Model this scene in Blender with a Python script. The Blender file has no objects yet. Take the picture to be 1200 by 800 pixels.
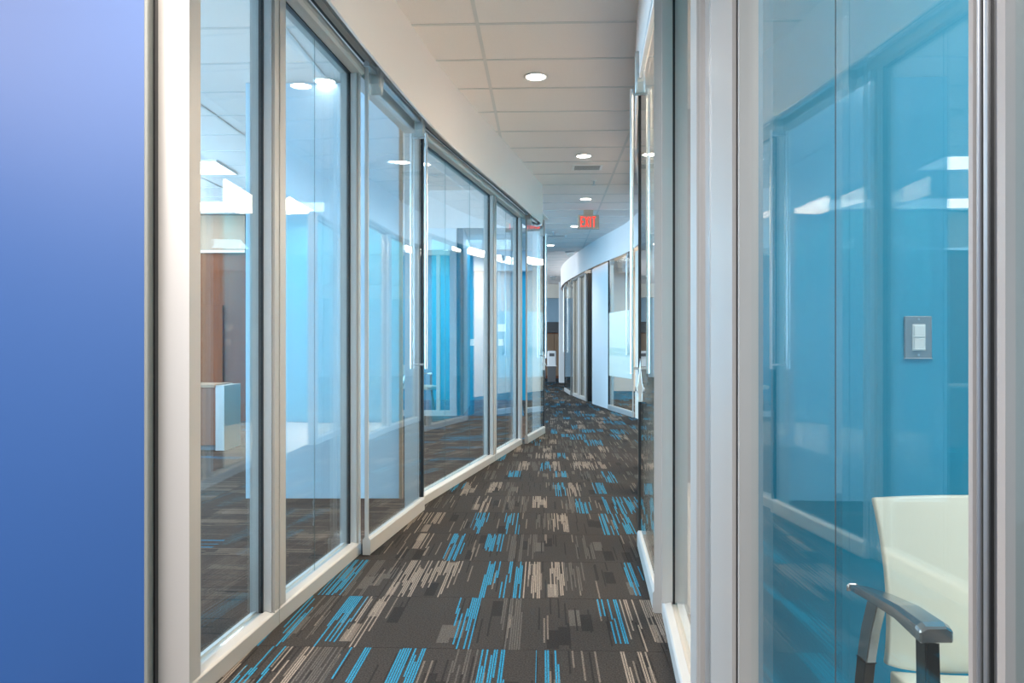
import bpy, bmesh, math, random
import numpy as np
from mathutils import Vector, Matrix
random.seed(7)
S = bpy.context.scene
COL = S.collection
PI = math.pi
# ------------------------------------------------------------------ camera, world, exposure
F = 915.0; HZ = 405.0; CH = 1.16; CEIL = 3.16
cam_d = bpy.data.cameras.new('camera'); cam = bpy.data.objects.new('camera', cam_d); COL.objects.link(cam)
cam.location = (0, 0, CH); cam.rotation_euler = (PI/2, 0, 0)
cam_d.sensor_width = 36; cam_d.lens = 36*F/1200; cam_d.shift_y = (HZ-400)/1200; cam_d.clip_start = 0.02
S.camera = cam
S.view_settings.view_transform = 'Standard'; S.view_settings.look = 'None'
S.view_settings.gamma = 1; S.view_settings.use_curve_mapping = False
S.view_settings.exposure = 0.55
w = bpy.data.worlds.new('daylight'); S.world = w; w.use_nodes = True
w.node_tree.nodes['Background'].inputs[0].default_value = (.72, .86, 1, 1)
w.node_tree.nodes['Background'].inputs[1].default_value = .7
S.cycles.max_bounces = 10; S.cycles.transparent_max_bounces = 40
S.cycles.diffuse_bounces = 5; S.cycles.glossy_bounces = 5; S.cycles.sample_clamp_indirect = 6
S.cycles.caustics_reflective = False; S.cycles.caustics_refractive = False

def area(name, loc, rot, sx, sy, power, col):
    d = bpy.data.lights.new(name, 'AREA'); d.shape = 'RECTANGLE'; d.size = sx; d.size_y = sy
    d.energy = power; d.color = col
    o = bpy.data.objects.new(name, d); COL.objects.link(o); o.location = loc; o.rotation_euler = rot
    return o
SKY = (.42, .72, 1.0)
# daylight through the office windows on the far left and the glazing past the left wall's end; the other lamps are added fills
area('window_daylight_office', (-7.9, 7.2, 1.75), (0, -PI/2, 0), 2.4, 9.0, 1150, SKY)
area('lobby_fill', (-3.0, -1.2, 3.12), (0, 0, 0), 4.0, 5.6, 420, (1, .90, .86))  # added lamp without fixture, placed for sheen and gradient on the blue wall
area('right_office_fill_a', (2.3, 4.6, 3.1), (0, 0, 0), 2.0, 2.6, 225, (1, .74, .54))  # added fill, lights the corridor ceiling and left fascia through the glass
area('right_office_fill_b', (2.7, 9.0, 3.1), (0, 0, 0), 1.4, 3.6, 225, (1, .74, .54))  # second added fill for the corridor ceiling, no fixture
area('window_daylight_far', (-3.8, 20.5, 1.8), (0, -PI/2, 0), 2.4, 7.0, 300, (.70, .86, 1))
area('near_office_fill', (2.0, .9, 3.1), (0, 0, 0), 1.4, 1.2, 32, (1, .96, .9))  # added fill to brighten the cyan wall and the chair
area('back_office_fill', (-1.2, 15.0, 3.1), (0, 0, 0), 3.0, 1.4, 80, (.55, .82, 1))  # added fill to brighten the back office walls
area('far_office_fill', (3.2, 15.5, 3.1), (0, 0, 0), 1.6, 5.0, 200, (1, .92, .82))  # added fill to brighten the room behind the far right doors
# ------------------------------------------------------------------ materials
def mat(name, col, rough=.5, metal=0, spec=.5, bump=None, var=None, emit=None, estr=0):
    m = bpy.data.materials.new(name); m.use_nodes = True
    nt = m.node_tree; b = nt.nodes['Principled BSDF']
    b.inputs['Base Color'].default_value = (*col, 1); b.inputs['Roughness'].default_value = rough
    b.inputs['Metallic'].default_value = metal; b.inputs['Specular IOR Level'].default_value = spec
    if emit: b.inputs['Emission Color'].default_value = (*emit, 1); b.inputs['Emission Strength'].default_value = estr
    if bump or var:
        tc = nt.nodes.new('ShaderNodeNewGeometry')
        if bump:
            n = nt.nodes.new('ShaderNodeTexNoise'); n.inputs['Scale'].default_value = bump[0]; n.inputs['Detail'].default_value = 4
            bp = nt.nodes.new('ShaderNodeBump'); bp.inputs['Strength'].default_value = bump[1]; bp.inputs['Distance'].default_value = .002
            nt.links.new(tc.outputs['Position'], n.inputs['Vector']); nt.links.new(n.outputs[0], bp.inputs['Height']); nt.links.new(bp.outputs[0], b.inputs['Normal'])
        if var:
            n = nt.nodes.new('ShaderNodeTexNoise'); n.inputs['Scale'].default_value = var[0]; n.inputs['Detail'].default_value = 5
            mx = nt.nodes.new('ShaderNodeMix'); mx.data_type = 'RGBA'
            mx.inputs[6].default_value = (*[c*(1-var[1]) for c in col], 1); mx.inputs[7].default_value = (*[min(1, c*(1+var[1])) for c in col], 1)
            nt.links.new(tc.outputs['Position'], n.inputs['Vector']); nt.links.new(n.outputs[0], mx.inputs[0]); nt.links.new(mx.outputs[2], b.inputs['Base Color'])
    return m

class NT:
    def __init__(s, name):
        s.m = bpy.data.materials.new(name); s.m.use_nodes = True; s.t = s.m.node_tree; s.b = s.t.nodes['Principled BSDF']
    def new(s, t): return s.t.nodes.new(t)
    def put(s, sock, v):
        if isinstance(v, (int, float)): sock.default_value = v
        else: s.t.links.new(v, sock)
    def math(s, op, a, b=0.0, c=None):
        n = s.new('ShaderNodeMath'); n.operation = op
        s.put(n.inputs[0], a); s.put(n.inputs[1], b)
        if c is not None: s.put(n.inputs[2], c)
        return n.outputs[0]
    def xyz(s, a, b, c):
        n = s.new('ShaderNodeCombineXYZ')
        for i, v in enumerate((a, b, c)): s.put(n.inputs[i], v)
        return n.outputs[0]
    def white(s, a, b, c):
        n = s.new('ShaderNodeTexWhiteNoise'); n.noise_dimensions = '3D'; s.t.links.new(s.xyz(a, b, c), n.inputs['Vector']); return n.outputs['Value']
    def mix(s, f, a, b):
        n = s.new('ShaderNodeMix'); n.data_type = 'RGBA'; s.put(n.inputs[0], f)
        for sock, v in ((n.inputs[6], a), (n.inputs[7], b)):
            if isinstance(v, tuple): sock.default_value = (*v, 1)
            else: s.t.links.new(v, sock)
        return n.outputs[2]

YAW = math.radians(2.3)
EU = Vector((math.cos(YAW), -math.sin(YAW), 0)); EV = Vector((math.sin(YAW), math.cos(YAW), 0))
ROW0 = 2.98; TS = .61

def carpet(name, base, dark, grey, beige, blue, across=False, pblue=.20, pbeige=.40, scale=1.0):
    n = NT(name); g = n.new('ShaderNodeNewGeometry'); vr = n.new('ShaderNodeVectorRotate'); vr.rotation_type = 'Z_AXIS'
    vr.inputs['Angle'].default_value = YAW + (PI/2 if across else 0)
    n.t.links.new(g.outputs['Position'], vr.inputs['Vector'])
    sp = n.new('ShaderNodeSeparateXYZ'); n.t.links.new(vr.outputs[0], sp.inputs[0])
    u = sp.outputs[0]; v = n.math('DIVIDE', n.math('SUBTRACT', sp.outputs[1], ROW0), TS)
    row = n.math('FLOOR', v); t = n.math('FRACT', v)
    # clusters of yarn lines: a coarse band decides the colour, a fine column decides the single line
    sh = n.math('MULTIPLY', n.white(row, 3.3, 1.7), .4)
    us = n.math('ADD', u, sh)
    band = n.math('FLOOR', n.math('DIVIDE', us, .105*scale)); kb = n.white(band, row, 0.5)
    colm = n.math('FLOOR', n.math('DIVIDE', us, .0092*scale))
    on = n.math('LESS_THAN', n.white(colm, row, 5.5), .66)
    s0 = n.math('MAXIMUM', n.math('SUBTRACT', n.math('MULTIPLY', n.white(colm, row, 9.5), 1.05), .4), 0.0)
    bs = n.math('MULTIPLY', n.math('MAXIMUM', n.math('SUBTRACT', n.white(band, row, 12.5), .45), 0.0), .8)
    st = n.math('MAXIMUM', s0, bs)
    ln = n.math('ADD', n.math('MULTIPLY', n.white(colm, row, 14.5), .9), .35)
    en = n.math('ADD', st, ln)
    seg = n.math('MULTIPLY', n.math('GREATER_THAN', t, st), n.math('LESS_THAN', t, en))
    fr = n.math('FRACT', n.math('DIVIDE', us, .0092*scale)); thin = n.math('MULTIPLY', n.math('LESS_THAN', fr, .68), seg)
    line = n.math('MULTIPLY', thin, on)
    isblue = n.math('LESS_THAN', kb, pblue)
    isbeige = n.math('MULTIPLY', n.math('LESS_THAN', kb, pbeige), n.math('GREATER_THAN', kb, pblue))
    isgrey = n.math('GREATER_THAN', kb, .80)
    # short solid blocks
    blk = n.math('FLOOR', n.math('DIVIDE', us, .048*scale)); kk = n.white(blk, row, 21.5)
    bst = n.math('MULTIPLY', n.white(blk, row, 23.5), .7); ben = n.math('ADD', bst, .32)
    bseg = n.math('MULTIPLY', n.math('GREATER_THAN', t, bst), n.math('LESS_THAN', t, ben))
    c = n.mix(n.math('MULTIPLY', bseg, n.math('LESS_THAN', kk, .16)), base, dark)
    c = n.mix(n.math('MULTIPLY', bseg, n.math('GREATER_THAN', kk, .90)), c, grey)
    c = n.mix(n.math('MULTIPLY', n.math('MULTIPLY', bseg, isbeige), n.math('GREATER_THAN', kk, .62)), c, tuple(.62*x+.38*y for x, y in zip(beige, base)))
    c3 = n.math('FLOOR', n.math('DIVIDE', u, .0071*scale)); k3 = n.white(c3, row, 31.5)
    s3 = n.math('MULTIPLY', n.white(c3, row, 33.5), .75); g3 = n.math('MULTIPLY', n.math('GREATER_THAN', t, s3), n.math('LESS_THAN', t, n.math('ADD', s3, .45)))
    c = n.mix(n.math('MULTIPLY', g3, n.math('LESS_THAN', k3, .13)), c, dark)
    c = n.mix(n.math('MULTIPLY', g3, n.math('GREATER_THAN', k3, .94)), c, tuple(.5*x+.5*y for x, y in zip(beige, base)))
    c = n.mix(n.math('MULTIPLY', line, isgrey), c, grey)
    c = n.mix(n.math('MULTIPLY', line, isbeige), c, beige)
    c = n.mix(n.math('MULTIPLY', line, isblue), c, blue)
    nz = n.new('ShaderNodeTexNoise'); nz.inputs['Scale'].default_value = 170; nz.inputs['Detail'].default_value = 3
    n.t.links.new(g.outputs['Position'], nz.inputs['Vector'])
    sc = n.math('ADD', n.math('MULTIPLY', nz.outputs[0], 2.6), -.3)
    vm = n.new('ShaderNodeVectorMath'); vm.operation = 'SCALE'; n.t.links.new(c, vm.inputs[0]); n.t.links.new(sc, vm.inputs['Scale'])
    n.t.links.new(vm.outputs[0], n.b.inputs['Base Color'])
    n.b.inputs['Roughness'].default_value = .95; n.b.inputs['Specular IOR Level'].default_value = .15
    bp = n.new('ShaderNodeBump'); bp.inputs['Strength'].default_value = .5; bp.inputs['Distance'].default_value = .003
    n.t.links.new(nz.outputs[0], bp.inputs['Height']); n.t.links.new(bp.outputs[0], n.b.inputs['Normal'])
    return n.m

def glass(name, tint=(.93, .97, .97), mul=1.0, film=None, filmamt=0.0):
    n = NT(name); t = n.t; out = t.nodes['Material Output']; t.nodes.remove(n.b)
    lw = n.new('ShaderNodeLayerWeight'); lw.inputs['Blend'].default_value = .5
    fac = n.math('POWER', lw.outputs['Facing'], 5.0)
    fac = n.math('MINIMUM', n.math('MULTIPLY', n.math('ADD', n.math('MULTIPLY', fac, .96), .04), mul), 1.0)
    tr = n.new('ShaderNodeBsdfTransparent'); tr.inputs[0].default_value = (*tint, 1)
    gl = n.new('ShaderNodeBsdfGlossy'); gl.inputs['Roughness'].default_value = 0.0; gl.inputs[0].default_value = (1, 1, 1, 1)
    body = tr.outputs[0]
    if film:
        df = n.new('ShaderNodeBsdfDiffuse'); df.inputs[0].default_value = (*film, 1)
        tl = n.new('ShaderNodeBsdfTranslucent'); tl.inputs[0].default_value = (*film, 1)
        a = n.new('ShaderNodeMixShader'); a.inputs[0].default_value = .5; t.links.new(df.outputs[0], a.inputs[1]); t.links.new(tl.outputs[0], a.inputs[2])
        b = n.new('ShaderNodeMixShader'); b.inputs[0].default_value = filmamt; t.links.new(tr.outputs[0], b.inputs[1]); t.links.new(a.outputs[0], b.inputs[2]); body = b.outputs[0]
    mx = n.new('ShaderNodeMixShader'); n.put(mx.inputs[0], fac); t.links.new(body, mx.inputs[1]); t.links.new(gl.outputs[0], mx.inputs[2])
    t.links.new(mx.outputs[0], out.inputs['Surface'])
    return n.m

def wood(name, a, b):
    n = NT(name); g = n.new('ShaderNodeNewGeometry'); mp = n.new('ShaderNodeMapping'); mp.inputs['Scale'].default_value = (14, 14, .7)
    nz = n.new('ShaderNodeTexNoise'); nz.inputs['Scale'].default_value = 2.2; nz.inputs['Detail'].default_value = 6
    n.t.links.new(g.outputs['Position'], mp.inputs[0]); n.t.links.new(mp.outputs[0], nz.inputs['Vector'])
    n.t.links.new(n.mix(nz.outputs[0], a, b), n.b.inputs['Base Color']); n.b.inputs['Roughness'].default_value = .45
    return n.m

M = {}
M['alu'] = mat('satin_aluminium', (.48, .475, .46), .38, .35, bump=(300, .03))
M['alu_dark'] = mat('shadow_gap', (.045, .05, .05), .6)
M['black'] = mat('black_seal', (.008, .009, .01), .35)
M['steel'] = mat('brushed_steel', (.62, .65, .67), .28, .9)
M['fascia'] = mat('fascia_paint', (.86, .775, .735), .7, bump=(120, .05))
M['wallwhite'] = mat('white_paint', (.82, .83, .84), .7, bump=(120, .05))
M['tile'] = mat('ceiling_tile', (.88, .80, .755), .9, bump=(220, .5), var=(160, .05))
M['tbar'] = mat('ceiling_grid', (.70, .67, .64), .6)
M['bluewall'] = mat('blue_paint', (.026, .086, .265), .36, bump=(90, .03))
M['cyan'] = mat('cyan_paint', (.0, .31, .50), .5, bump=(90, .03))
M['paleblue'] = mat('pale_blue_paint', (.50, .70, .84), .6)
M['beige'] = mat('beige_paint', (.72, .65, .56), .7)
M['tanpaint'] = mat('tan_paint', (.27, .18, .12), .7)
M['glass'] = glass('clear_glass')
M['film'] = glass('pale_blue_film_glass', (.84, .94, 1), 1.0, (.70, .84, .92), .6)
M['frost'] = glass('frosted_film', (.9, .97, .97), .6, (.80, .90, .90), .8)
M['carpet'] = carpet('striped_carpet', (.027, .0245, .023), (.014, .013, .013), (.060, .056, .052), (.17, .146, .125), (.014, .15, .255))
M['carpet_office'] = carpet('brown_office_carpet', (.062, .036, .025), (.030, .020, .016), (.09, .06, .045), (.16, .105, .075), (.02, .14, .24), True, .06, .30, 1.7)
M['carpet_blue'] = carpet('blue_carpet', (.02, .12, .22), (.01, .06, .12), (.05, .18, .28), (.15, .28, .36), (.01, .22, .42), True, .1, .2, 1.7)
M['bounce_floor'] = mat('pale_bounce_floor', (.72, .69, .65), .4, var=(3, .06))  # pale reflector colour for the unseen floors on the right
M['trimgrey'] = mat('grey_corner_trim', (.20, .215, .20), .45)
M['lens'] = mat('lamp_lens', (1, 1, 1), .4, emit=(1, .95, .88), estr=14)
M['troffer'] = mat('troffer_lens', (1, 1, 1), .4, emit=(1, .97, .93), estr=4.5)
M['ring'] = mat('lamp_trim', (.9, .88, .85), .4)
M['cream'] = mat('cream_vinyl', (.80, .78, .66), .5, bump=(160, .12))
M['chrome'] = mat('chair_chrome', (.42, .45, .47), .22, .9)
M['chairblack'] = mat('chair_black', (.012, .013, .015), .35)
M['wood'] = wood('brown_wood', (.15, .050, .022), (.24, .088, .042))
M['woodlight'] = wood('tan_wood', (.30, .18, .11), (.38, .25, .16))
M['darkwood'] = wood('dark_brown_wood', (.105, .034, .014), (.17, .060, .028))
M['darkwood'].node_tree.nodes['Principled BSDF'].inputs['Roughness'].default_value = .8
M['darkwood'].node_tree.nodes['Principled BSDF'].inputs['Specular IOR Level'].default_value = .1
M['signbody'] = mat('exit_housing', (.50, .40, .30), .5)
M['signred'] = mat('exit_red', (.9, .05, .03), .5, emit=(1, .06, .04), estr=.9)
M['plate'] = mat('steel_plate', (.34, .36, .37), .35, .6)
M['switchwhite'] = mat('switch_white', (.82, .85, .83), .4)
M['slot'] = mat('vent_slot', (.03, .03, .03), .8)
M['bin'] = mat('white_plastic', (.82, .83, .84), .4)
M['greyplastic'] = mat('grey_plastic', (.12, .12, .125), .5)

# ------------------------------------------------------------------ geometry helpers
def link(name, bm, m, parent=None, smooth=False, **props):
    me = bpy.data.meshes.new(name); bmesh.ops.recalc_face_normals(bm, faces=bm.faces); bm.to_mesh(me); bm.free()
    if m: me.materials.append(M[m] if isinstance(m, str) else m)
    if smooth:
        for p in me.polygons: p.use_smooth = True
    o = bpy.data.objects.new(name, me); COL.objects.link(o)
    if parent: o.parent = parent
    for k, v in props.items(): o[k] = v
    return o
def empty(name, loc=(0, 0, 0), rz=0, **props):
    o = bpy.data.objects.new(name, None); COL.objects.link(o); o.location = loc; o.rotation_euler = (0, 0, rz); o.empty_display_size = .1
    for k, v in props.items(): o[k] = v
    return o
def loft(bm, rings, cap=True, closed=True):
    vs = [[bm.verts.new(p) for p in r] for r in rings]; n = len(rings[0])
    for a, b in zip(vs[:-1], vs[1:]):
        for i in range(n if closed else n-1):
            j = (i+1) % n; bm.faces.new((a[i], a[j], b[j], b[i]))
    if cap and closed: bm.faces.new(vs[0]); bm.faces.new(vs[-1])
    return vs
def bevel(bm, w, seg=1):
    bmesh.ops.remove_doubles(bm, verts=bm.verts, dist=1e-6)
    bmesh.ops.bevel(bm, geom=[e for e in bm.edges if len(e.link_faces) == 2 and e.calc_face_angle(0) > .6], offset=w, segments=seg, affect='EDGES', profile=.6)
def bx(x0, x1, y0, y1, z0, z1, bv=0, bm=None):
    b = bm or bmesh.new()
    loft(b, [[(x0, y0, z), (x1, y0, z), (x1, y1, z), (x0, y1, z)] for z in (z0, z1)])
    if bv: bevel(b, bv)
    return b
def prism(poly, z0, z1, bv=0):
    b = bmesh.new(); loft(b, [[(x, y, z) for x, y in poly] for z in (z0, z1)])
    if bv: bevel(b, bv)
    return b
def tube(bm, pts, r, seg=10):
    rings = []
    for i, p in enumerate(pts):
        p = Vector(p); a = Vector(pts[max(i-1, 0)]); c = Vector(pts[min(i+1, len(pts)-1)]); d = (c-a).normalized()
        s = d.cross(Vector((0, 0, 1)));  s = s.normalized() if s.length > 1e-4 else Vector((1, 0, 0)); q = s.cross(d)
        rr = r[i] if isinstance(r, (list, tuple)) else r
        rings.append([p+(s*math.cos(k*2*PI/seg)+q*math.sin(k*2*PI/seg))*rr for k in range(seg)])
    loft(bm, rings); return bm
def lathe(prof, c, seg=32):
    b = bmesh.new(); rings = [[(c[0]+r*math.cos(k*2*PI/seg), c[1]+r*math.sin(k*2*PI/seg), c[2]+z) for k in range(seg)] for r, z in prof]
    loft(b, rings); return b
def V2(p): return Vector((p[0], p[1], 0))
def seg_profile(P, Q, prof, nrm, a=0.0, b=None):
    """profile [(offset along nrm, z)] swept from P to Q; a/b trim distances measured from P"""
    P = V2(P); Q = V2(Q); d = (Q-P); L_ = d.length; d /= L_; b = L_ if b is None else b
    bm = bmesh.new()
    loft(bm, [[P+d*s+nrm*o+Vector((0, 0, z)) for o, z in prof] for s in (a, b)])
    return bm
def rect(o0, o1, z0, z1): return [(o0, z0), (o1, z0), (o1, z1), (o0, z1)]
def spline(pts):
    """natural cubic spline X(Y)"""
    y = np.array([p[0] for p in pts], float); x = np.array([p[1] for p in pts], float); n = len(y); h = np.diff(y)
    A = np.eye(n); r = np.zeros(n)
    for i in range(1, n-1):
        A[i, i-1] = h[i-1]; A[i, i] = 2*(h[i-1]+h[i]); A[i, i+1] = h[i]; r[i] = 6*((x[i+1]-x[i])/h[i]-(x[i]-x[i-1])/h[i-1])
    m = np.linalg.solve(A, r)
    def f(t):
        i = int(min(max(np.searchsorted(y, t)-1, 0), n-2)); a = y[i+1]-t; b = t-y[i]
        return float(m[i]*a**3/(6*h[i])+m[i+1]*b**3/(6*h[i])+(x[i]/h[i]-m[i]*h[i]/6)*a+(x[i+1]/h[i]-m[i+1]*h[i]/6)*b)
    return f
L = spline([(1.5, -1.12), (2.2, -1.063), (2.69, -1.02), (3.285, -.965), (4.42, -.836), (5.67, -.648), (7.92, -.156), (9.42, .165), (10.6, .44)])
R = spline([(.2, .399), (1.0, .423), (1.6, .441), (2.69, .579), (3.4, .65), (4.48, .755), (6, .98), (8, 1.38), (10, 1.78), (11.5, 1.99), (12.8, 1.97), (14.2, 1.775), (15.6, 1.61), (16.8, 1.51), (18.3, 1.40), (20, 1.38), (21.5, 1.5), (23, 1.85)])
def PX(px, Y): return (px-600)/F*Y
def PZ(py, Y): return CH-(py-HZ)/F*Y

ST = dict(kind='structure')
# ------------------------------------------------------------------ floor and carpet tiles
floor = link('floor', bx(-8.5, 8, -4, 31, -.12, -.004), 'carpet', **ST)
def uv(u, v): return EU*u+EV*v
tile_me = None; k = 0
g2 = .0008
bm = bx(-TS/2+g2, TS/2-g2, -TS/2+g2, TS/2-g2, -.0045, 0)
bevel(bm, .0008); tile_o = link('carpet_tile', bm, 'carpet', floor); tile_me = tile_o.data
first = True; nt_ = 0
cands = []
for i in range(-3, 44):
    for j in range(-14, 12):
        u = (j+.5*(i % 2)*0+.25)*TS; v = ROW0+(i+.5)*TS; p = uv(u, v)
        if not (1.6 < p.y < 30): continue
        l = L(min(max(p.y, 1.5), 10.6))-.45; r = R(min(max(p.y, .2), 23))+.35
        if p.y > 10.6: l = -.6
        if l < p.x < r: cands.append((p.y, p))
cands.sort(key=lambda c: c[0])
for y_, p in cands[:290]:
    o = tile_o if first else tile_o.copy()
    if not first: COL.objects.link(o)
    first = False
    o.location = p; o.rotation_euler = (0, 0, -YAW)
# office floors stand a hair above the slab, behind the left partition
def office_floor(name, m, y0, y1, x0, off, z):
    ys = np.linspace(y0, y1, 24); poly = [(x0, y0)]+[(L(min(t, 10.6))-off if t <= 10.6 else .25, t) for t in ys]+[(x0, y1)]
    return link(name, prism(poly, -.004, z), m, **ST)
link('floor_right_rooms', prism([(R(t)+.13, t) for t in np.linspace(3.5, 11.1, 20)]+[(3.5, 11.1), (3.5, 2.3), (.75, 2.3)], -.0041, .0015), 'bounce_floor', **ST)  # unseen floor, made pale to bounce light up to the corridor ceiling
link('floor_right_office', bx(.56, 3.5, .56, 2.15, -.0041, .0015), 'bounce_floor', **ST)  # unseen too, pale so that it bounces light up through the glass
office_floor('floor_office', 'carpet_office', 2.6, 12.9, -7.9, .06, .001)
link('floor_back_office', bx(-7.9, .2, 12.9, 16.7, -.004, .0012), 'carpet_blue', **ST)
# ------------------------------------------------------------------ ceiling with lay-in tiles and T-bars
ceiling = link('ceiling', bx(-8.5, 8, -4, 31, CEIL+.018, CEIL+.12), 'tbar', **ST)
CU0 = -.41; CV0 = 4.84
bm = bx(-.61+.010, .61-.010, -.305+.010, .305-.010, CEIL, CEIL+.016); bevel(bm, .002)
ct = link('ceiling_tile', bm, 'tile', ceiling); first = True
nrow = range(-7, 34); ncol = range(-6, 4)
cells = []
for i in nrow:
    for j in ncol:
        p = uv(CU0+(j+.5)*1.22, CV0+(i+.5)*.61)
        lim = 1.2+max(p.y, 0)*.72
        if abs(p.x) > lim or p.y < .4: continue
        if p.y > 11 and p.x < -3.2: continue
        cells.append((p.y+.5*abs(p.x), p))
cells.sort(key=lambda c: c[0]); rest = cells[298:]
for _, p in cells[:298]:
    o = ct if first else ct.copy()
    if not first: COL.objects.link(o)
    first = False
    o.location = p; o.rotation_euler = (0, 0, -YAW)
if rest:
    bm = bmesh.new()
    for _, p in rest:
        q = bx(-.6, .6, -.295, .295, CEIL, CEIL+.016); q.transform(Matrix.Translation(p) @ Matrix.Rotation(-YAW, 4, 'Z'))
        tmp = bpy.data.meshes.new('t'); q.to_mesh(tmp); q.free(); bm.from_mesh(tmp); bpy.data.meshes.remove(tmp)
    link('far_ceiling_tiles', bm, 'tile', ceiling, kind='stuff')
for j in range(-6, 5):
    u = CU0+j*1.22; a = uv(u, -1.5); b = uv(u, 28)
    link('grid_bar', seg_profile(a, b, rect(-.012, .012, CEIL-.004, CEIL+.017), EU), 'tbar', ceiling)
for i in nrow:
    v = CV0+i*.61; a = uv(CU0-6*1.22, v); b = uv(CU0+4*1.22, v)
    link('cross_bar', seg_profile(a, b, rect(-.012, .012, CEIL-.0045, CEIL+.0165), EV), 'tbar', ceiling)

# ------------------------------------------------------------------ glazed partition panels
GB, GT = .075, 2.665     # glass bottom and top
SILL = [(0, 0), (0, .062), (-.006, .07), (-.034, .078), (-.036, .07), (-.066, .07), (-.068, .078), (-.094, .07), (-.1, .062), (-.1, 0)]
HEAD = [(-.1, GT), (-.1, GT+.075), (-.004, GT+.075)] + [(-.004+.028*math.sin(a), GT+.036-.036*math.cos(PI-a)) for a in np.linspace(0, PI, 7)][0:] + [(-.03, GT-.006), (-.034, GT), (-.066, GT)]
def inward(P, Q, side):      # normal pointing to the corridor
    d = (V2(Q)-V2(P)).normalized(); n = Vector((d.y, -d.x, 0)); return n if side < 0 else -n   # left wall (-1): +x ; right wall: -x
def panel(par, P, Q, side, joints=(), jw=(.06, .06), head=True):
    n = inward(P, Q, side); Ln = (V2(Q)-V2(P)).length
    b = seg_profile(P, Q, SILL, n); bevel(b, .0015); link('sill_rail', b, 'alu', par)
    if head:
        b = seg_profile(P, Q, HEAD, n, 0, Ln); link('head_rail', b, 'alu', par)
    for a, c in ((0.002, jw[0]), (Ln-jw[1], Ln-.002)):
        if c-a < .005: continue
        s = 1 if a < .1 else -1
        e = a if s > 0 else c        # outer end of the jamb
        # moulded jamb: body, glazing stop set back from the face, black gasket at the glass
        b = seg_profile(P, Q, rect(-.1, 0, .07, GT+.004), n, a, c); bevel(b, .003); link('jamb', b, 'alu', par)
        i0, i1 = (c, c+.012) if s > 0 else (a-.012, a)
        b = seg_profile(P, Q, rect(-.094, -.008, .07, GT+.002), n, i0, i1); bevel(b, .002); link('glazing_stop', b, 'alu', par)
        i0, i1 = (c+.012, c+.016) if s > 0 else (a-.016, a-.012)
        link('gasket', seg_profile(P, Q, rect(-.06, -.04, .07, GT), n, i0, i1), 'black', par)
    link('head_gasket', seg_profile(P, Q, rect(-.062, -.038, GT-.006, GT), n, jw[0]+.01, Ln-jw[1]-.01), 'black', par)
    cuts = [jw[0]+.014]+[c*Ln for c in joints]+[Ln-jw[1]-.014]
    for a, c in zip(cuts[:-1], cuts[1:]):
        link('glass_pane', seg_profile(P, Q, rect(-.055, -.045, .072, GT-.001), n, a+.0001, c-.0001), 'glass', par)
    for c in cuts[1:-1]:
        link('glass_joint', seg_profile(P, Q, rect(-.0452, -.0444, .074, GT-.007), n, c-.0016, c+.0016), 'alu_dark', par)
def curve_pts(f, y0, y1, off, step=.3):
    n = max(2, int((y1-y0)/step)+1); return [Vector((f(t)+off, t, 0)) for t in np.linspace(y0, y1, n)]
def ribbon(pts, prof, side):
    bm = bmesh.new(); rings = []
    for i, p in enumerate(pts):
        d = (pts[min(i+1, len(pts)-1)]-pts[max(i-1, 0)]).normalized(); n = Vector((d.y, -d.x, 0))*(1 if side < 0 else -1)
        rings.append([p+n*o+Vector((0, 0, z)) for o, z in prof])
    loft(bm, rings); return bm

FB = 2.675   # fascia underside
wl = empty('wall_left', (0, 0, 0), **ST)
def PL(y): return (L(y), y)
nodes = [2.5, 3.25, 4.36, 5.56, 7.86, 9.22, 10.35]
panel(wl, PL(nodes[0]), PL(nodes[1]), -1, (), (.085, .055))
panel(wl, PL(nodes[1]), PL(nodes[2]), -1, (.47,), (.07, .05))
panel(wl, PL(nodes[3]), PL(nodes[4]), -1, (.34, .66), (.05, .06))
panel(wl, PL(nodes[4]), PL(nodes[5]), -1, (.5,), (.06, .06))
for a, b in ((2, 3), (5, 6)):     # header over the door openings
    P, Q = PL(nodes[a]), PL(nodes[b]); n = inward(P, Q, -1); Ln = (V2(Q)-V2(P)).length
    link('head_rail', seg_profile(P, Q, rect(-.1, -.01, GT+.01, GT+.075), n), 'alu', wl)
P, Q = PL(nodes[5]), PL(nodes[6]); n = inward(P, Q, -1); Ln = (V2(Q)-V2(P)).length
link('jamb', seg_profile(P, Q, rect(-.1, 0, 0, GT+.06), n, Ln-.06, Ln), 'alu', wl)
# fascia, its soffit and the door track
fp = []
for t in np.linspace(-.5, 9.7, 36): fp.append(Vector((min(L(max(t, 1.5))+.15+(0 if t > 1.5 else (t-1.5)*.06), .0405*t+.004 if t > 9 else 9), t, 0)))
e0 = fp[-1]; ang0 = math.atan2(fp[-1].y-fp[-2].y, fp[-1].x-fp[-2].x)
cc = e0+Vector((-math.sin(ang0), math.cos(ang0), 0))*.30
for t in np.linspace(.15, 1, 7):
    a = ang0-PI/2+t*(PI-ang0); fp.append(cc+Vector((math.cos(a), math.sin(a), 0))*.30)
fp.append(fp[-1]+Vector((-2.5, 0, 0)))
link('fascia', ribbon(fp, rect(-.015, 0, FB, CEIL), -1), 'fascia', wl, smooth=False)
link('soffit', ribbon(curve_pts(L, 2.45, 10.2, .0), rect(-.1, .14, 2.80, 2.815), -1), 'fascia', wl)
link('door_track', ribbon(curve_pts(L, 2.5, 10.2, .0), [(.02, 2.752), (.055, 2.752), (.055, 2.80), (.02, 2.80)], -1), 'alu', wl)
link('track_groove', ribbon(curve_pts(L, 2.5, 10.2, .0), rect(.0, .02, 2.757, 2.80), -1), 'alu_dark', wl)
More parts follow.
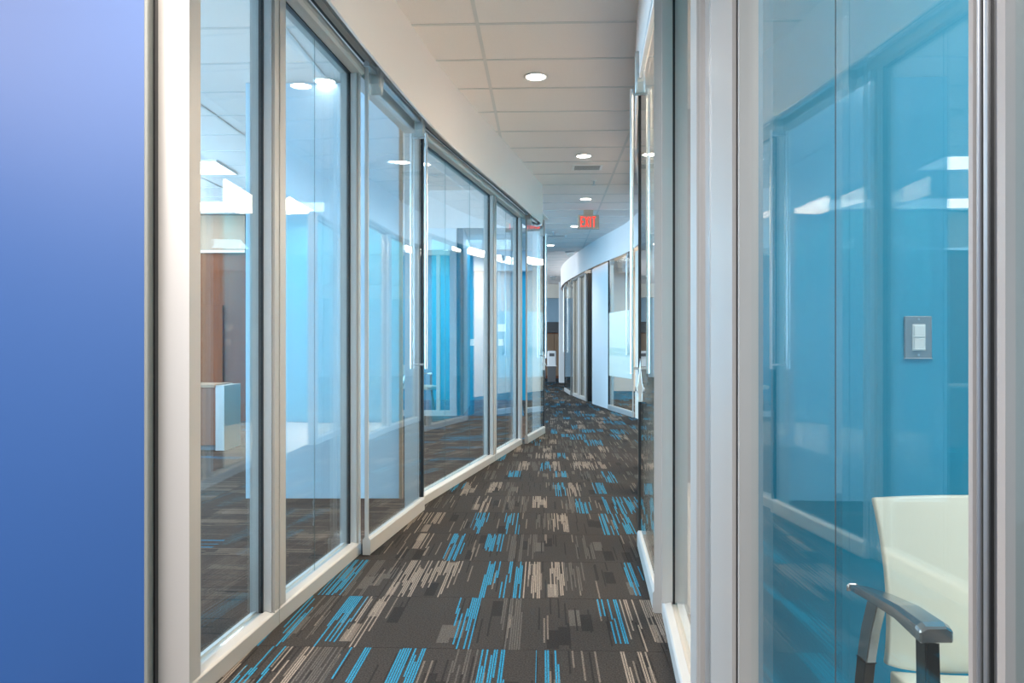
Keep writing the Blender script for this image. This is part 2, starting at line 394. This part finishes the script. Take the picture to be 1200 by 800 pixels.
# blue end wall with its corner trim
be = L(2.5)-.1
link('wall_blue', bx(-7.9, be-.022, 2.46, 2.60, 0, CEIL), 'bluewall', **ST)
link('wall_office_near', bx(-7.9, be-.022, 2.60, 2.63, 0, CEIL), 'wallwhite', **ST)
link('trim_1', bx(be-.021, be-.007, 2.455, 2.60, 0, CEIL, .003), 'trimgrey', **ST)
link('trim_2', bx(be-.007, be-.001, 2.49, 2.60, 0, CEIL), 'black', **ST)

# ------------------------------------------------------------------ right wall
wr = empty('wall_right', (0, 0, 0), **ST)
def PR(y): return (R(y), y)
# near pane, its posts and the wall-end cover (positions along the wall)
def rstrip(name, y0, y1, o0, o1, m, z0=0, z1=GT+.075, bv=.003):
    P, Q = PR(y0), PR(y1); n = inward(P, Q, 1); b = seg_profile(P, Q, rect(o0, o1, z0, z1), n)
    if bv: bevel(b, bv)
    return link(name, b, m, wr)
P, Q = (.441-.03*1.2, .4), (.441-.03*.884, .716)
def rpanel(P, Q, joints, m='glass', g0=-.055, g1=-.045):
    n = inward(P, Q, 1); Ln = (V2(Q)-V2(P)).length
    cuts = [0]+[c*Ln for c in joints]+[Ln]
    for a, c in zip(cuts[:-1], cuts[1:]):
        link('glass_pane', seg_profile(P, Q, rect(g0, g1, .072, GT), n, a+.0001, c-.0001), m, wr)
    for c in cuts[1:-1]:
        link('glass_joint', seg_profile(P, Q, rect(-.0452, -.0446, .074, GT-.007), n, c-.0012, c+.0012), 'alu_dark', wr)
    b = seg_profile(P, Q, SILL, n); link('sill_rail', b, 'alu', wr); link('head_rail', seg_profile(P, Q, HEAD, n), 'alu', wr)
rpanel(PR(.25), PR(.6505), (), 'glass', -.013, -.005)
rpanel(PR(.70), PR(1.585), (.5,))
rstrip('jamb', .651, .6708, -.014, 0, 'alu'); rstrip('groove', .671, .679, -.03, -.004, 'steel', bv=0); rstrip('gasket', .679, .681, -.05, -.001, 'black', bv=0)
rstrip('glazing_stop', .681, .692, -.056, -.001, 'steel', bv=.002); rstrip('gasket', .692, .6935, -.056, -.001, 'alu_dark', bv=0); rstrip('glazing_stop', .6935, .7012, -.056, 0, 'steel', bv=.002)
rstrip('glazing_stop', .7015, .714, -.056, 0, 'alu', bv=.002)
rstrip('jamb', 1.585, 1.615, -.056, -.024, 'alu'); rstrip('gasket', 1.615, 1.620, -.056, -.022, 'black', bv=0)
rstrip('wall_end_cover', 1.620, 1.93, -.056, -.017, 'alu', 0, FB+.1)
rstrip('channel', 1.93, 2.02, -.12, -.014, 'steel', bv=0)
rstrip('glazing_stop', 2.02, 2.06, -.1, -.004, 'alu')
panel(wr, PR(2.06), PR(3.385), 1, (), (.18, .07))
P, Q = PR(3.385), PR(3.45); n = inward(P, Q, 1)
link('jamb', seg_profile(P, Q, rect(-.1, 0, 0, GT+.06), n), 'alu', wr)
# the run hidden behind the open door leaf, seen in reflections
for a, b in ((4.55, 6.1), (6.1, 7.6), (8.7, 10.1), (10.1, 11.6)):
    panel(wr, PR(a), PR(b), 1)
# far stretch: post, solid white panel, recess, framed panes
def far(name, y0, y1, o0, o1, z0, z1, m): 
    P, Q = PR(y0), PR(y1); n = inward(P, Q, 1); return link(name, seg_profile(P, Q, rect(o0, o1, z0, z1), n), m, wr)
far('post', 12.35, 12.6, -.1, .0, 0, FB, 'beige')
far('infill_panel', 14.15, 15.65, -.06, 0, 0, FB+.02, 'wallwhite')
far('recess_panel', 15.65, 16.6, -.42, -.34, 0, FB+.02, 'beige'); far('baseboard', 15.65, 16.6, -.34, -.33, 0, .13, 'black')
far('recess_edge', 16.25, 16.33, -.34, -.02, 0, FB, 'black')
panel(wr, PR(16.33), PR(17.3), 1, (), (.22, .16)); panel(wr, PR(17.3), PR(18.2), 1, (), (.12, .1))
far('recess_panel', 11.6, 12.6, -.5, -.42, 0, FB, 'cyan')
# right fascia follows the door line
rf = []
for t in np.linspace(.2, 22.5, 80):
    o = -.028 if t < 5.5 else (-.028-.09*min(1, (t-5.5)/6))
    rf.append(Vector((R(t)+o, t, 0)))
link('fascia', ribbon(rf, rect(-.015, 0, FB, CEIL), 1), 'fascia', wr)
link('soffit', ribbon(curve_pts(R, .2, 22.5, 0), rect(-.12, .026, 2.80, 2.815), 1), 'fascia', wr)
link('door_track', ribbon(curve_pts(R, .7, 22, 0), rect(-.01, .022, 2.745, 2.80), 1), 'steel', wr)

# ------------------------------------------------------------------ sliding door leaves
def door(name, P, Q, side, label, lock=False, frost=False, clips=(.1, .93), hpos=.93, off=.045, near_stile=False):
    d = empty(name, (0, 0, 0), kind='structure', label=label)
    n = inward(P, Q, side); Ln = (V2(Q)-V2(P)).length; dd = (V2(Q)-V2(P)).normalized()
    z1 = 2.70
    link('glass_pane', seg_profile(P, Q, rect(off-.006, off+.006, .085, z1), n, .008, Ln-.012), 'glass', d)
    if frost:
        link('frosted_band', seg_profile(P, Q, rect(off+.0062, off+.0072, .62, 1.13), n, .05, Ln-.05), 'frost', d)
        link('frosted_band', seg_profile(P, Q, rect(off+.0062, off+.0072, .98, 1.75), n, .05, Ln-.05), 'frost', d)
    b = seg_profile(P, Q, [(off-.02, .006), (off+.02, .006), (off+.02, .085), (off+.011, .1), (off-.011, .1), (off-.02, .085)], n); bevel(b, .002)
    link('bottom_rail', b, 'alu', d)
    link('edge_seal', seg_profile(P, Q, rect(off-.014, off+.014, .1, z1), n, Ln-.022, Ln), 'black', d)
    link('edge_seal', seg_profile(P, Q, rect(off-.010, off+.010, .1, z1), n, 0, .010), 'alu', d)
    if near_stile:
        b = seg_profile(P, Q, rect(off-.014, off+.014, .006, z1), n, -.012, .010); bevel(b, .003); link('stile', b, 'alu', d)
        b = bmesh.new(); tube(b, [V2(P)+n*off+Vector((0, 0, .0)), V2(P)+n*off+Vector((0, 0, .008))], .012); link('floor_guide', b, 'greyplastic', d)
    link('door_rail', seg_profile(P, Q, [(off-.016, 2.705), (off+.016, 2.705), (off+.016, 2.722), (off+.008, 2.735), (off-.008, 2.735), (off-.016, 2.722)], n), 'steel', d)
    for c in clips:       # wedge-shaped roller covers
        a = c*Ln; P0 = V2(P)+dd*a
        sec = [(-.034, 2.83), (.034, 2.83), (.040, 2.76), (.036, 2.655), (.012, 2.600), (-.012, 2.600), (-.036, 2.655), (-.040, 2.76)]
        b = bmesh.new(); loft(b, [[P0+dd*s*h+n*(off+o)+Vector((0, 0, z)) for s, z in sec] for o, h in ((-.03, 1), (.022, 1), (.034, .8))]); bevel(b, .003)
        link('roller_cover', b, 'alu', d)
    hp = V2(P)+dd*hpos*Ln
    for s in (-1, 1):
        b = bmesh.new(); c = hp+n*(off+s*.052)
        tube(b, [c+Vector((0, 0, 1.00)), c+Vector((0, 0, 2.63))], .0105, 12); h = link('pull_handle', b, 'steel', d, smooth=False)
        for z in (1.03, 2.60):
            b = bmesh.new(); tube(b, [hp+n*(off+s*.006)+Vector((0, 0, z)), c+Vector((0, 0, z))], .007, 10); link('standoff', b, 'steel', h)
    if lock:
        lp = V2(P)+dd*(Ln-.02)+n*off
        b = bmesh.new(); prof = [(.006, 1.085), (.008, 1.05), (.018, .95), (.024, .925), (.024, .90), (.019, .89), (.019, .84)]
        loft(b, [[lp+n*x*-1+dd*-.03+Vector((0, 0, z)), lp+n*x+dd*-.03+Vector((0, 0, z)), lp+n*x+dd*.026+Vector((0, 0, z)), lp-n*x+dd*.026+Vector((0, 0, z))] for x, z in prof])
        bevel(b, .003); lk = link('lock_body', b, 'alu', d)
        b = bmesh.new(); tube(b, [lp-n*.034+Vector((0, 0, .91)), lp+n*.034+Vector((0, 0, .91))], .012, 14); link('lock_cylinder', b, 'steel', lk)
    return d
door('door_1', PL(4.32), PL(5.5), -1, 'frameless sliding glass door with black edge in the left partition', hpos=.93, clips=(.15, .95))
door('door_2', PL(9.24), PL(10.33), -1, 'far sliding glass door closing the end of the left partition', hpos=.9, clips=(.1, .9), lock=True)
door('door_3', PR(3.39), PR(4.5), 1, 'glass sliding door standing edge on beside the right partition', lock=True, hpos=.975, clips=(.96,), off=.016, near_stile=True)
door('door_4', PR(12.62), PR(14.15), 1, 'far glass door with frosted band beside the white panel', hpos=.12, clips=(.15, .85), frost=True, off=.03)
door('door_5', PR(18.2), PR(19.9), 1, 'farthest glass door at the bend of the corridor', hpos=.85, clips=(.2, .8), off=.03)

# ------------------------------------------------------------------ rooms behind the glass
# near right office: cyan wall facing the camera
link('wall_cyan', bx(.555, 3.6, 2.15, 2.28, 0, CEIL), 'cyan', **ST)
link('wall_cyan_side', bx(3.5, 3.62, 2.2, 6.7, 0, CEIL), 'beige', **ST)
link('wall_cyan_room', bx(3.5, 3.62, 6.7, 12, 0, CEIL), 'cyan', **ST)
link('wall_cyan_outer', bx(3.5, 3.62, -4, 2.2, 0, CEIL), 'cyan', **ST)
link('wall_wood_right', prism([(1.22, 6.6), (3.5, 6.6), (3.5, 6.72), (1.24, 6.72)], 0, CEIL), 'darkwood', **ST)
link('wall_cyan_back', prism([(2.1, 11.2), (3.5, 11.2), (3.5, 11.32), (2.12, 11.32)], 0, CEIL), 'cyan', **ST)
link('wall_far_room', bx(2.2, 6, 20.0, 20.12, 0, CEIL), 'beige', **ST)
link('wall_far_room_side', bx(4.4, 4.52, 12, 20, 0, CEIL), 'beige', **ST)
# left offices: film-covered glass partition, glazed front further back, wood wall
part = empty('partition_film', (0, 0, 0), label='pale blue film glass partition standing inside the left office', category='partition')
x0, x1, yp = PX(288, 5.93), PX(468, 5.93), 5.93
link('glass_panel', bx(x0, (x0+x1)/2-.001, yp, yp+.012, .0, CEIL-.005), 'film', part)
link('glass_panel', bx((x0+x1)/2+.001, x1, yp, yp+.012, .0, CEIL-.005), 'film', part)
link('end_channel', bx(x1, x1+.025, yp-.02, yp+.032, 0, CEIL-.005, .002), 'woodlight', part)
YS = 12.9
wf = empty('wall_office_front', (0, 0, 0), **ST)
xa, xb = -7.9, PX(535, YS)
link('fascia', bx(xa, xb, YS-.05, YS+.15, 2.74, CEIL), 'wallwhite', wf)
link('sill_rail', bx(xa, xb, YS, YS+.1, 0, .09, .004), 'alu', wf)
link('head_rail', bx(xa, xb, YS, YS+.1, 2.66, 2.74, .004), 'alu', wf)
ms = [PX(531, YS), PX(513.5, YS), PX(467, YS), PX(395, YS), PX(330, YS), PX(288, YS)]
for i, x in enumerate(ms):
    hw = .055 if i == 0 else .032
    link('mullion', bx(x-hw, x+hw, YS, YS+.1, .09, 2.66, .004), 'alu', wf)
for a, b in zip(ms[1:], ms[:-1]):
    link('glass_pane', bx(a+.033, b-.056, YS+.045, YS+.055, .09, 2.66), 'glass', wf)
link('wall_office_back', bx(-7.9, .6, 16.7, 16.82, 0, CEIL), 'cyan', **ST)
link('wall_office_back_side', bx(xb-.02, xb+.1, YS+.15, 15.2, 0, CEIL), 'cyan', **ST)
link('fascia_back', bx(xb+.1, .5, 16.45, 16.7, 2.74, CEIL), 'paleblue', **ST)
# outer window wall on the far left
wo = empty('window_1', (0, 0, 0), **ST)
for i in range(6):
    y = 2.7+i*2.0; link('mullion', bx(-8.05, -7.95, y-.04, y+.04, .5, 2.95, .004), 'alu', wo)
link('sill_wall', bx(-8.1, -7.95, 2.6, 12.9, 0, .5), 'wallwhite', wo); link('lintel', bx(-8.1, -7.95, 2.6, 12.9, 2.95, CEIL), 'wallwhite', wo)
# wood wall with door and cabinet, behind the first pane
ww = empty('wall_wood', (0, 0, 0), **ST)
link('wood_panel', bx(-6.2, PX(288, 12.0), 12.0, 12.1, 0, 2.60, .004), 'darkwood', ww)
link('wood_fascia', bx(-6.2, PX(288, 12.0), 11.96, 12.1, 2.62, CEIL), 'tanpaint', ww)
link('trim_strip', bx(-6.2, PX(288, 12.0), 11.95, 12.0, 2.585, 2.62), 'alu', ww)
link('wood_door', bx(-4.95, PX(262, 12), 11.96, 12.0, 0, 1.78, .004), 'darkwood', ww)
cab = empty('cabinet', (PX(245, 8.9), 8.9, 0), label='brown wooden cabinet with pale end panel in the left office', category='cabinet')
link('body', bx(-.55, .17, -.25, .25, .06, .70, .004), 'wood', cab); link('plinth', bx(-.53, .15, -.22, .23, 0, .06), 'greyplastic', cab)
link('end_panel', bx(.171, .27, -.26, .26, 0, .72, .003), 'alu', cab); link('top', bx(-.57, .171, -.27, .27, .70, .73, .004), 'woodlight', cab)
# far end of the corridor
link('wall_far_end', bx(-5, 7, 29.2, 29.4, 0, CEIL), 'paleblue', **ST)
link('wall_far_bulkhead', bx(-2, 5, 25.5, 25.7, 2.72, CEIL), 'beige', **ST)
link('wall_far_column', bx(PX(655.5, 24.5), PX(664, 24.5), 24.5, 24.8, 0, CEIL), 'wallwhite', **ST)
fr = empty('tall_cabinet', (PX(649, 28), 28, 0), label='tall brown cabinet with black top at the corridor end', category='cabinet')
link('body', bx(-.3, .3, -.3, .3, 0, 1.62, .01), 'wood', fr); link('top_unit', bx(-.32, .32, -.33, .32, 1.62, 2.0, .02), 'greyplastic', fr)
for k in range(2): link('door_panel', bx(-.28+k*.285, -.005+k*.285, -.32, -.3, .1, 1.58, .004), 'woodlight', fr)
tb = empty('waste_bin', (PX(646.5, 25.2), 25.2, 0), label='white waste bin on grey base at the corridor end', category='bin')
link('base', bx(-.13, .13, -.13, .13, 0, .5, .01), 'greyplastic', tb); link('lid', bx(-.14, .14, -.14, .14, .5, 1.0, .03), 'bin', tb); link('flap', bx(-.08, .08, -.145, -.14, .82, .92, .002), 'greyplastic', tb)

# ------------------------------------------------------------------ lamps
def downlight(x, y, label, power=75, grp='corridor downlights'):
    e = empty('recessed_downlight', (x, y, CEIL-.004), label=label, category='light', group=grp)
    link('trim_ring', lathe([(.088, 0), (.088, -.006), (.082, -.009), (.073, -.007), (.070, -.001), (.070, .0)], (0, 0, 0)), 'ring', e, smooth=True)
    link('lens', lathe([(.070, -.001), (.070, -.004), (.04, -.0065), (.002, -.007)], (0, 0, 0)), 'lens', e, smooth=True)
    d = bpy.data.lights.new('downlight_lamp', 'SPOT'); d.energy = power; d.color = (1, .87, .74); d.spot_size = 2.1; d.spot_blend = 1; d.shadow_soft_size = .07
    o = bpy.data.objects.new('downlight_lamp', d); COL.objects.link(o); o.location = (x, y, CEIL-.03)
for px, py, lab in ((628, 89, 'nearest round downlight in the corridor ceiling'), (684, 182, 'round downlight just in front of the ceiling air vent'), (686.5, 232.5, 'round downlight just above the red exit sign'), (674, 264.5, 'small round downlight half hidden beside the exit sign'), (645, 287, 'farthest round downlight low by the left wall end')):
    Y = F*(CEIL-CH)/(HZ-py); downlight(PX(px, Y), Y, lab)
for px, py, lab in ((381, 94.5, 'round downlight seen through the second left pane'), (462, 189, 'round downlight seen through the left glass door')):
    Y = F*(CEIL-CH)/(HZ-py); downlight(PX(px, Y), Y, lab, 1, 'office downlights')
downlight(-.05, 3.4, 'downlight above the first left panes, out of the frame')
downlight(-.95, 1.85, 'downlight in front of the blue wall, out of the frame', 520)
downlight(-4.7, 10.3, 'added downlight warming the brown wood wall, hidden by the white post', 160, 'office downlights')  # added lamp, warms the wood wall against the blue daylight
def troffer(x0, x1, y0, y1, label):
    e = empty('ceiling_light_panel', ((x0+x1)/2, (y0+y1)/2, CEIL), label=label, category='light', group='office light panels')
    a, b = (x1-x0)/2, (y1-y0)/2
    bm = bmesh.new()
    loft(bm, [[(sx*(a+o), sy*(b+o), z) for sx, sy in ((-1, -1), (1, -1), (1, 1), (-1, 1))] for o, z in ((.02, .0), (.02, -.012), (0, -.012), (0, 0))], cap=False)
    link('frame', bm, 'ring', e); link('lens', bx(-a, a, -b, b, -.009, -.003), 'troffer', e)
troffer(-4.65, -3.21, 8.43, 9.06, 'bright ceiling panel highest in the first left pane')
troffer(-5.42, -3.98, 10.85, 11.6, 'bright ceiling panel low and leftmost in the first left pane')
troffer(-3.92, -2.47, 10.85, 11.6, 'bright ceiling panel low in the second left pane')
troffer(-3.5, -2.2, 14.6, 15.2, 'small bright panel behind the office front seen through the glass door')
troffer(-1.9, -.95, 14.6, 15.2, 'small bright panel behind the white office front frame')
troffer(1.4, 2.8, 4.2, 4.8, 'ceiling panel in the right office beyond the cyan wall')
troffer(1.2, 2.6, .6, 1.2, 'ceiling panel in the near right office above the chair')
troffer(2.6, 3.8, 14.5, 15.1, 'ceiling panel behind the far frosted door')

# ------------------------------------------------------------------ ceiling fittings
Y = 8.75; e = empty('air_vent', (PX(688, Y), Y, CEIL), -YAW, label='square metal air vent in the corridor ceiling', category='vent')
bm = bmesh.new(); loft(bm, [[(s*r, t*r*.75, z) for s, t in ((-1, -1), (1, -1), (1, 1), (-1, 1))] for r, z in ((.17, 0), (.17, -.006), (.14, -.010), (.14, 0))], cap=False); link('frame', bm, 'ring', e)
link('backing', bx(-.14, .14, -.105, .105, -.0096, -.0085), 'slot', e)
for k in range(6):
    y = -.085+k*.034; b = bmesh.new(); loft(b, [[(x, y-.004, -.0096), (x, y-.004, -.0125), (x, y+.004, -.0125), (x, y+.004, -.0096)] for x in (-.138, .138)]); link('slat', b, 'ring', e)
Y = 14.2; e = empty('air_vent', (PX(652, Y), Y, CEIL), -YAW, label='faint far air vent near the end of the left wall', category='vent')
bm = bmesh.new(); loft(bm, [[(s*r, t*r*.75, z) for s, t in ((-1, -1), (1, -1), (1, 1), (-1, 1))] for r, z in ((.19, 0), (.19, -.006), (.15, -.010), (.15, 0))], cap=False); link('frame', bm, 'ring', e)
link('backing', bx(-.15, .15, -.11, .11, -.0096, -.0085), 'slot', e)
for k in range(5):
    y = -.08+k*.04; b = bmesh.new(); loft(b, [[(x, y-.004, -.0096), (x, y-.004, -.0125), (x, y+.004, -.0125), (x, y+.004, -.0096)] for x in (-.148, .148)]); link('slat', b, 'ring', e)
def sprinkler(px, Y, label):
    e = empty('sprinkler_head', (PX(px, Y), Y, CEIL), label=label, category='sprinkler', group='ceiling sprinklers')
    link('escutcheon', lathe([(.035, 0), (.033, -.006), (.012, -.009), (.012, -.01)], (0, 0, 0), 20), 'ring', e)
    link('stem', lathe([(.010, -.008), (.012, -.03), (.006, -.05), (.006, -.055)], (0, 0, 0), 12), 'steel', e)
    link('deflector', lathe([(.026, -.055), (.026, -.059), (.004, -.060)], (0, 0, 0), 16), 'steel', e)
sprinkler(696, 9.45, 'small sprinkler head just behind the ceiling vent')
sprinkler(649, 13.7, 'small far sprinkler head near the left wall end')
def dome(px, py, Y, label):
    e = empty('ceiling_dome', (PX(px, Y), Y, CEIL), label=label, category='fixture', group='far ceiling domes')
    link('ring', lathe([(.11, 0), (.11, -.02), (.085, -.03), (.08, -.03)], (0, 0, 0), 20), 'steel', e)
    link('bowl', lathe([(.08, -.028), (.075, -.07), (.05, -.10), (.01, -.11)], (0, 0, 0), 20), 'glass', e, smooth=True)
dome(668, 294, 16.6, 'round glass ceiling dome above the far right fascia')
dome(648, 325, 22.5, 'farthest glass ceiling dome down the corridor')
# exit sign
YE = 11.5; ex = empty('exit_sign', (PX(689.5, YE), YE, PZ(268, YE)), label='tan exit sign with red letters hanging from the ceiling', category='sign')
W_, H_ = .315, .205
link('housing', bx(-W_/2, W_/2, 0, .05, 0, H_, .006), 'signbody', ex)
link('canopy', bx(-.07, .07, -.005, .055, H_, CEIL-PZ(268, YE), .004), 'signbody', ex)
def letter(strokes, cx):
    bm = bmesh.new()
    for (xa_, za, xb_, zb) in strokes:
        d = Vector((xb_-xa_, 0, zb-za)).normalized(); s = Vector((d.z, 0, -d.x))*.0085
        A, B = Vector((cx+xa_, -.004, za)), Vector((cx+xb_, -.004, zb))
        loft(bm, [[A-s+Vector((0, y, 0)), A+s+Vector((0, y, 0)), B+s+Vector((0, y, 0)), B-s+Vector((0, y, 0))] for y in (0, .0045)])
    link('letter', bm, 'signred', ex)
z0, z1, zm = .028, .178, .103
letter([(-.02, z0, -.02, z1), (-.02, z1-.008, .022, z1-.008), (-.02, zm, .016, zm), (-.02, z0+.008, .022, z0+.008)], -.088)
letter([(-.024, z0, .024, z1), (-.024, z1, .024, z0)], -.022)
letter([(0, z0, 0, z1)], .030)
letter([(-.026, z1-.008, .026, z1-.008), (0, z0, 0, z1)], .082)

# ------------------------------------------------------------------ wall plates
sw = empty('light_switch', (1.116, 2.15, 1.183), label='double rocker light switch in a steel plate on cyan wall', category='switch')
link('plate', bx(-.0375, .0375, -.007, 0, -.0585, .0585, .002), 'plate', sw)
fr_ = link('rocker_frame', bx(-.018, .018, -.0095, -.007, -.036, .036, .001), 'switchwhite', sw)
for z in (-.0175, .0175): link('rocker', bx(-.0145, .0145, -.0125, -.0095, z-.015, z+.015, .0015), 'switchwhite', fr_)
for z in (-.048, .05):
    b = bmesh.new(); tube(b, [(0, -.009, z), (0, -.006, z)], .003); link('screw', b, 'steel', sw)
def wallplate(px, py, Y, w_, h_, label, name):
    e = empty(name, (PX(px, Y), Y, PZ(py, Y)), label=label, category='wall plate')
    link('plate', bx(-w_/2, w_/2, -.012, 0, -h_/2, h_/2, .003), 'switchwhite', e); link('button', bx(-w_/5, w_/5, -.018, -.012, -h_/4, h_/4, .002), 'ring', e)
wallplate(588, 384, 16.7, .16, .16, 'square white thermostat on the blue wall of the back office', 'thermostat')
wallplate(587, 401, 16.7, .10, .14, 'small white switch plate under the square thermostat', 'light_switch')
wallplate(553, 401, 16.7, .10, .14, 'tan switch plate alone on the blue back office wall', 'light_switch')

# ------------------------------------------------------------------ armchair
def chair(loc, rz, label):
    c = empty('armchair', loc, rz, label=label, category='chair')
    # local: faces -y, centre at origin
    def shell(fn, nu, nv, th, nrm):
        bm = bmesh.new(); g = [[fn(i/nu, j/nv) for i in range(nu+1)] for j in range(nv+1)]
        fr_ = [[bm.verts.new(p) for p in r] for r in g]; bk = [[bm.verts.new(Vector(p)+nrm*th) for p in r] for r in g]
        for A, flip in ((fr_, 0), (bk, 1)):
            for j in range(nv):
                for i in range(nu): bm.faces.new((A[j][i], A[j][i+1], A[j+1][i+1], A[j+1][i]))
        for j in range(nv):
            bm.faces.new((fr_[j][0], fr_[j+1][0], bk[j+1][0], bk[j][0])); bm.faces.new((fr_[j][nu], bk[j][nu], bk[j+1][nu], fr_[j+1][nu]))
        for i in range(nu):
            bm.faces.new((fr_[0][i], bk[0][i], bk[0][i+1], fr_[0][i+1])); bm.faces.new((fr_[nv][i], fr_[nv][i+1], bk[nv][i+1], bk[nv][i]))
        bmesh.ops.recalc_face_normals(bm, faces=bm.faces); bevel(bm, .007, 3); return bm
    def back(u, v):
        s = 2*u-1; hw = .256-.05*v+.03*v*v; z = .468+.352*v
        if v < .3: z += -.02*(1-v/.3)*(1-s*s)+.02*(1-v/.3)*s**4
        y = .225+.075*v+.04*(v-.45)**2*2 - .050*abs(s)**2.4*(1-.35*v)
        return Vector((s*hw, y, z))
    link('backrest', shell(back, 14, 12, .022, Vector((0, 1, -.1))), 'cream', c, smooth=True)
    def seat(u, v):
        s = 2*u-1; hw = .238-.02*(1-v)
        z = .455+.012*s*s-.035*max(0, .25-v)**1*1.6; y = -.25+.47*v
        return Vector((s*hw*(1-.1*max(0, .12-v)*4), y, z))
    link('seat', shell(seat, 12, 12, .05, Vector((0, 0, -1))), 'cream', c, smooth=True)
    for s in (-1, 1):
        ax = .31*s
        # flat blade arm, narrow at the back and broad in front
        bm = bmesh.new(); st = [(.235, .640, .010, .006), (.19, .648, .016, .009), (.10, .660, .024, .011), (.0, .668, .029, .013), (-.085, .664, .031, .017), (-.10, .660, .029, .016)]
        loft(bm, [[(ax-h, y, z-t), (ax+h, y, z-t), (ax+h, y, z+t*.35), (ax+h*.6, y, z+t*.8), (ax-h*.6, y, z+t*.8), (ax-h, y, z+t*.35)] for y, z, h, t in st]); bevel(bm, .003)
        link('armrest', bm, 'chrome', c)
        bm = bmesh.new(); loft(bm, [[(ax-.010, y-.022, z), (ax+.010, y-.022, z), (ax+.010, y+.022, z), (ax-.010, y+.022, z)] for y, z in ((.12, .648), (.15, .58), (.17, .51))]); bevel(bm, .002, 1); link('arm_support', bm, 'chrome', c)
        bm = bmesh.new(); loft(bm, [[(ax-.011, y-.02, z), (ax+.011, y-.02, z), (ax+.011, y+.02, z), (ax-.011, y+.02, z)] for y, z in ((.17, .51), (.20, .36), (.26, 0))]); bevel(bm, .002, 1); link('leg', bm, 'chairblack', c)
        bm = bmesh.new(); loft(bm, [[(ax-.013, y-.02, z), (ax+.013, y-.02, z), (ax+.013, y+.02, z), (ax-.013, y+.02, z)] for y, z in ((-.068, .655), (-.075, .45), (-.13, 0))]); bevel(bm, .005, 2); link('leg', bm, 'chairblack', c)
        bm = bmesh.new(); tube(bm, [(ax, -.08, .40), (ax, .2, .40)], .010); link('side_rail', bm, 'chairblack', c)
    bm = bmesh.new(); tube(bm, [(-.31, 0, .40), (.31, 0, .40)], .012); link('cross_rail', bm, 'chairblack', c)
    return c
ch0 = chair((1.045, 1.45, 0), 0, 'cream armchair with dark arms in front of the cyan wall')
def dup(root, loc, rz, label):
    r = root.copy(); COL.objects.link(r); r.location = loc; r.rotation_euler = (0, 0, rz); r['label'] = label
    for k_ in list(root.children):
        q = k_.copy(); COL.objects.link(q); q.parent = r
    return r
dup(ch0, (-1.62, 13.7, 0), math.radians(70), 'chair behind the white framed back office front')
dup(ch0, (-2.6, 14.0, 0), math.radians(-60), 'pale chair in the back office seen past the glass door')
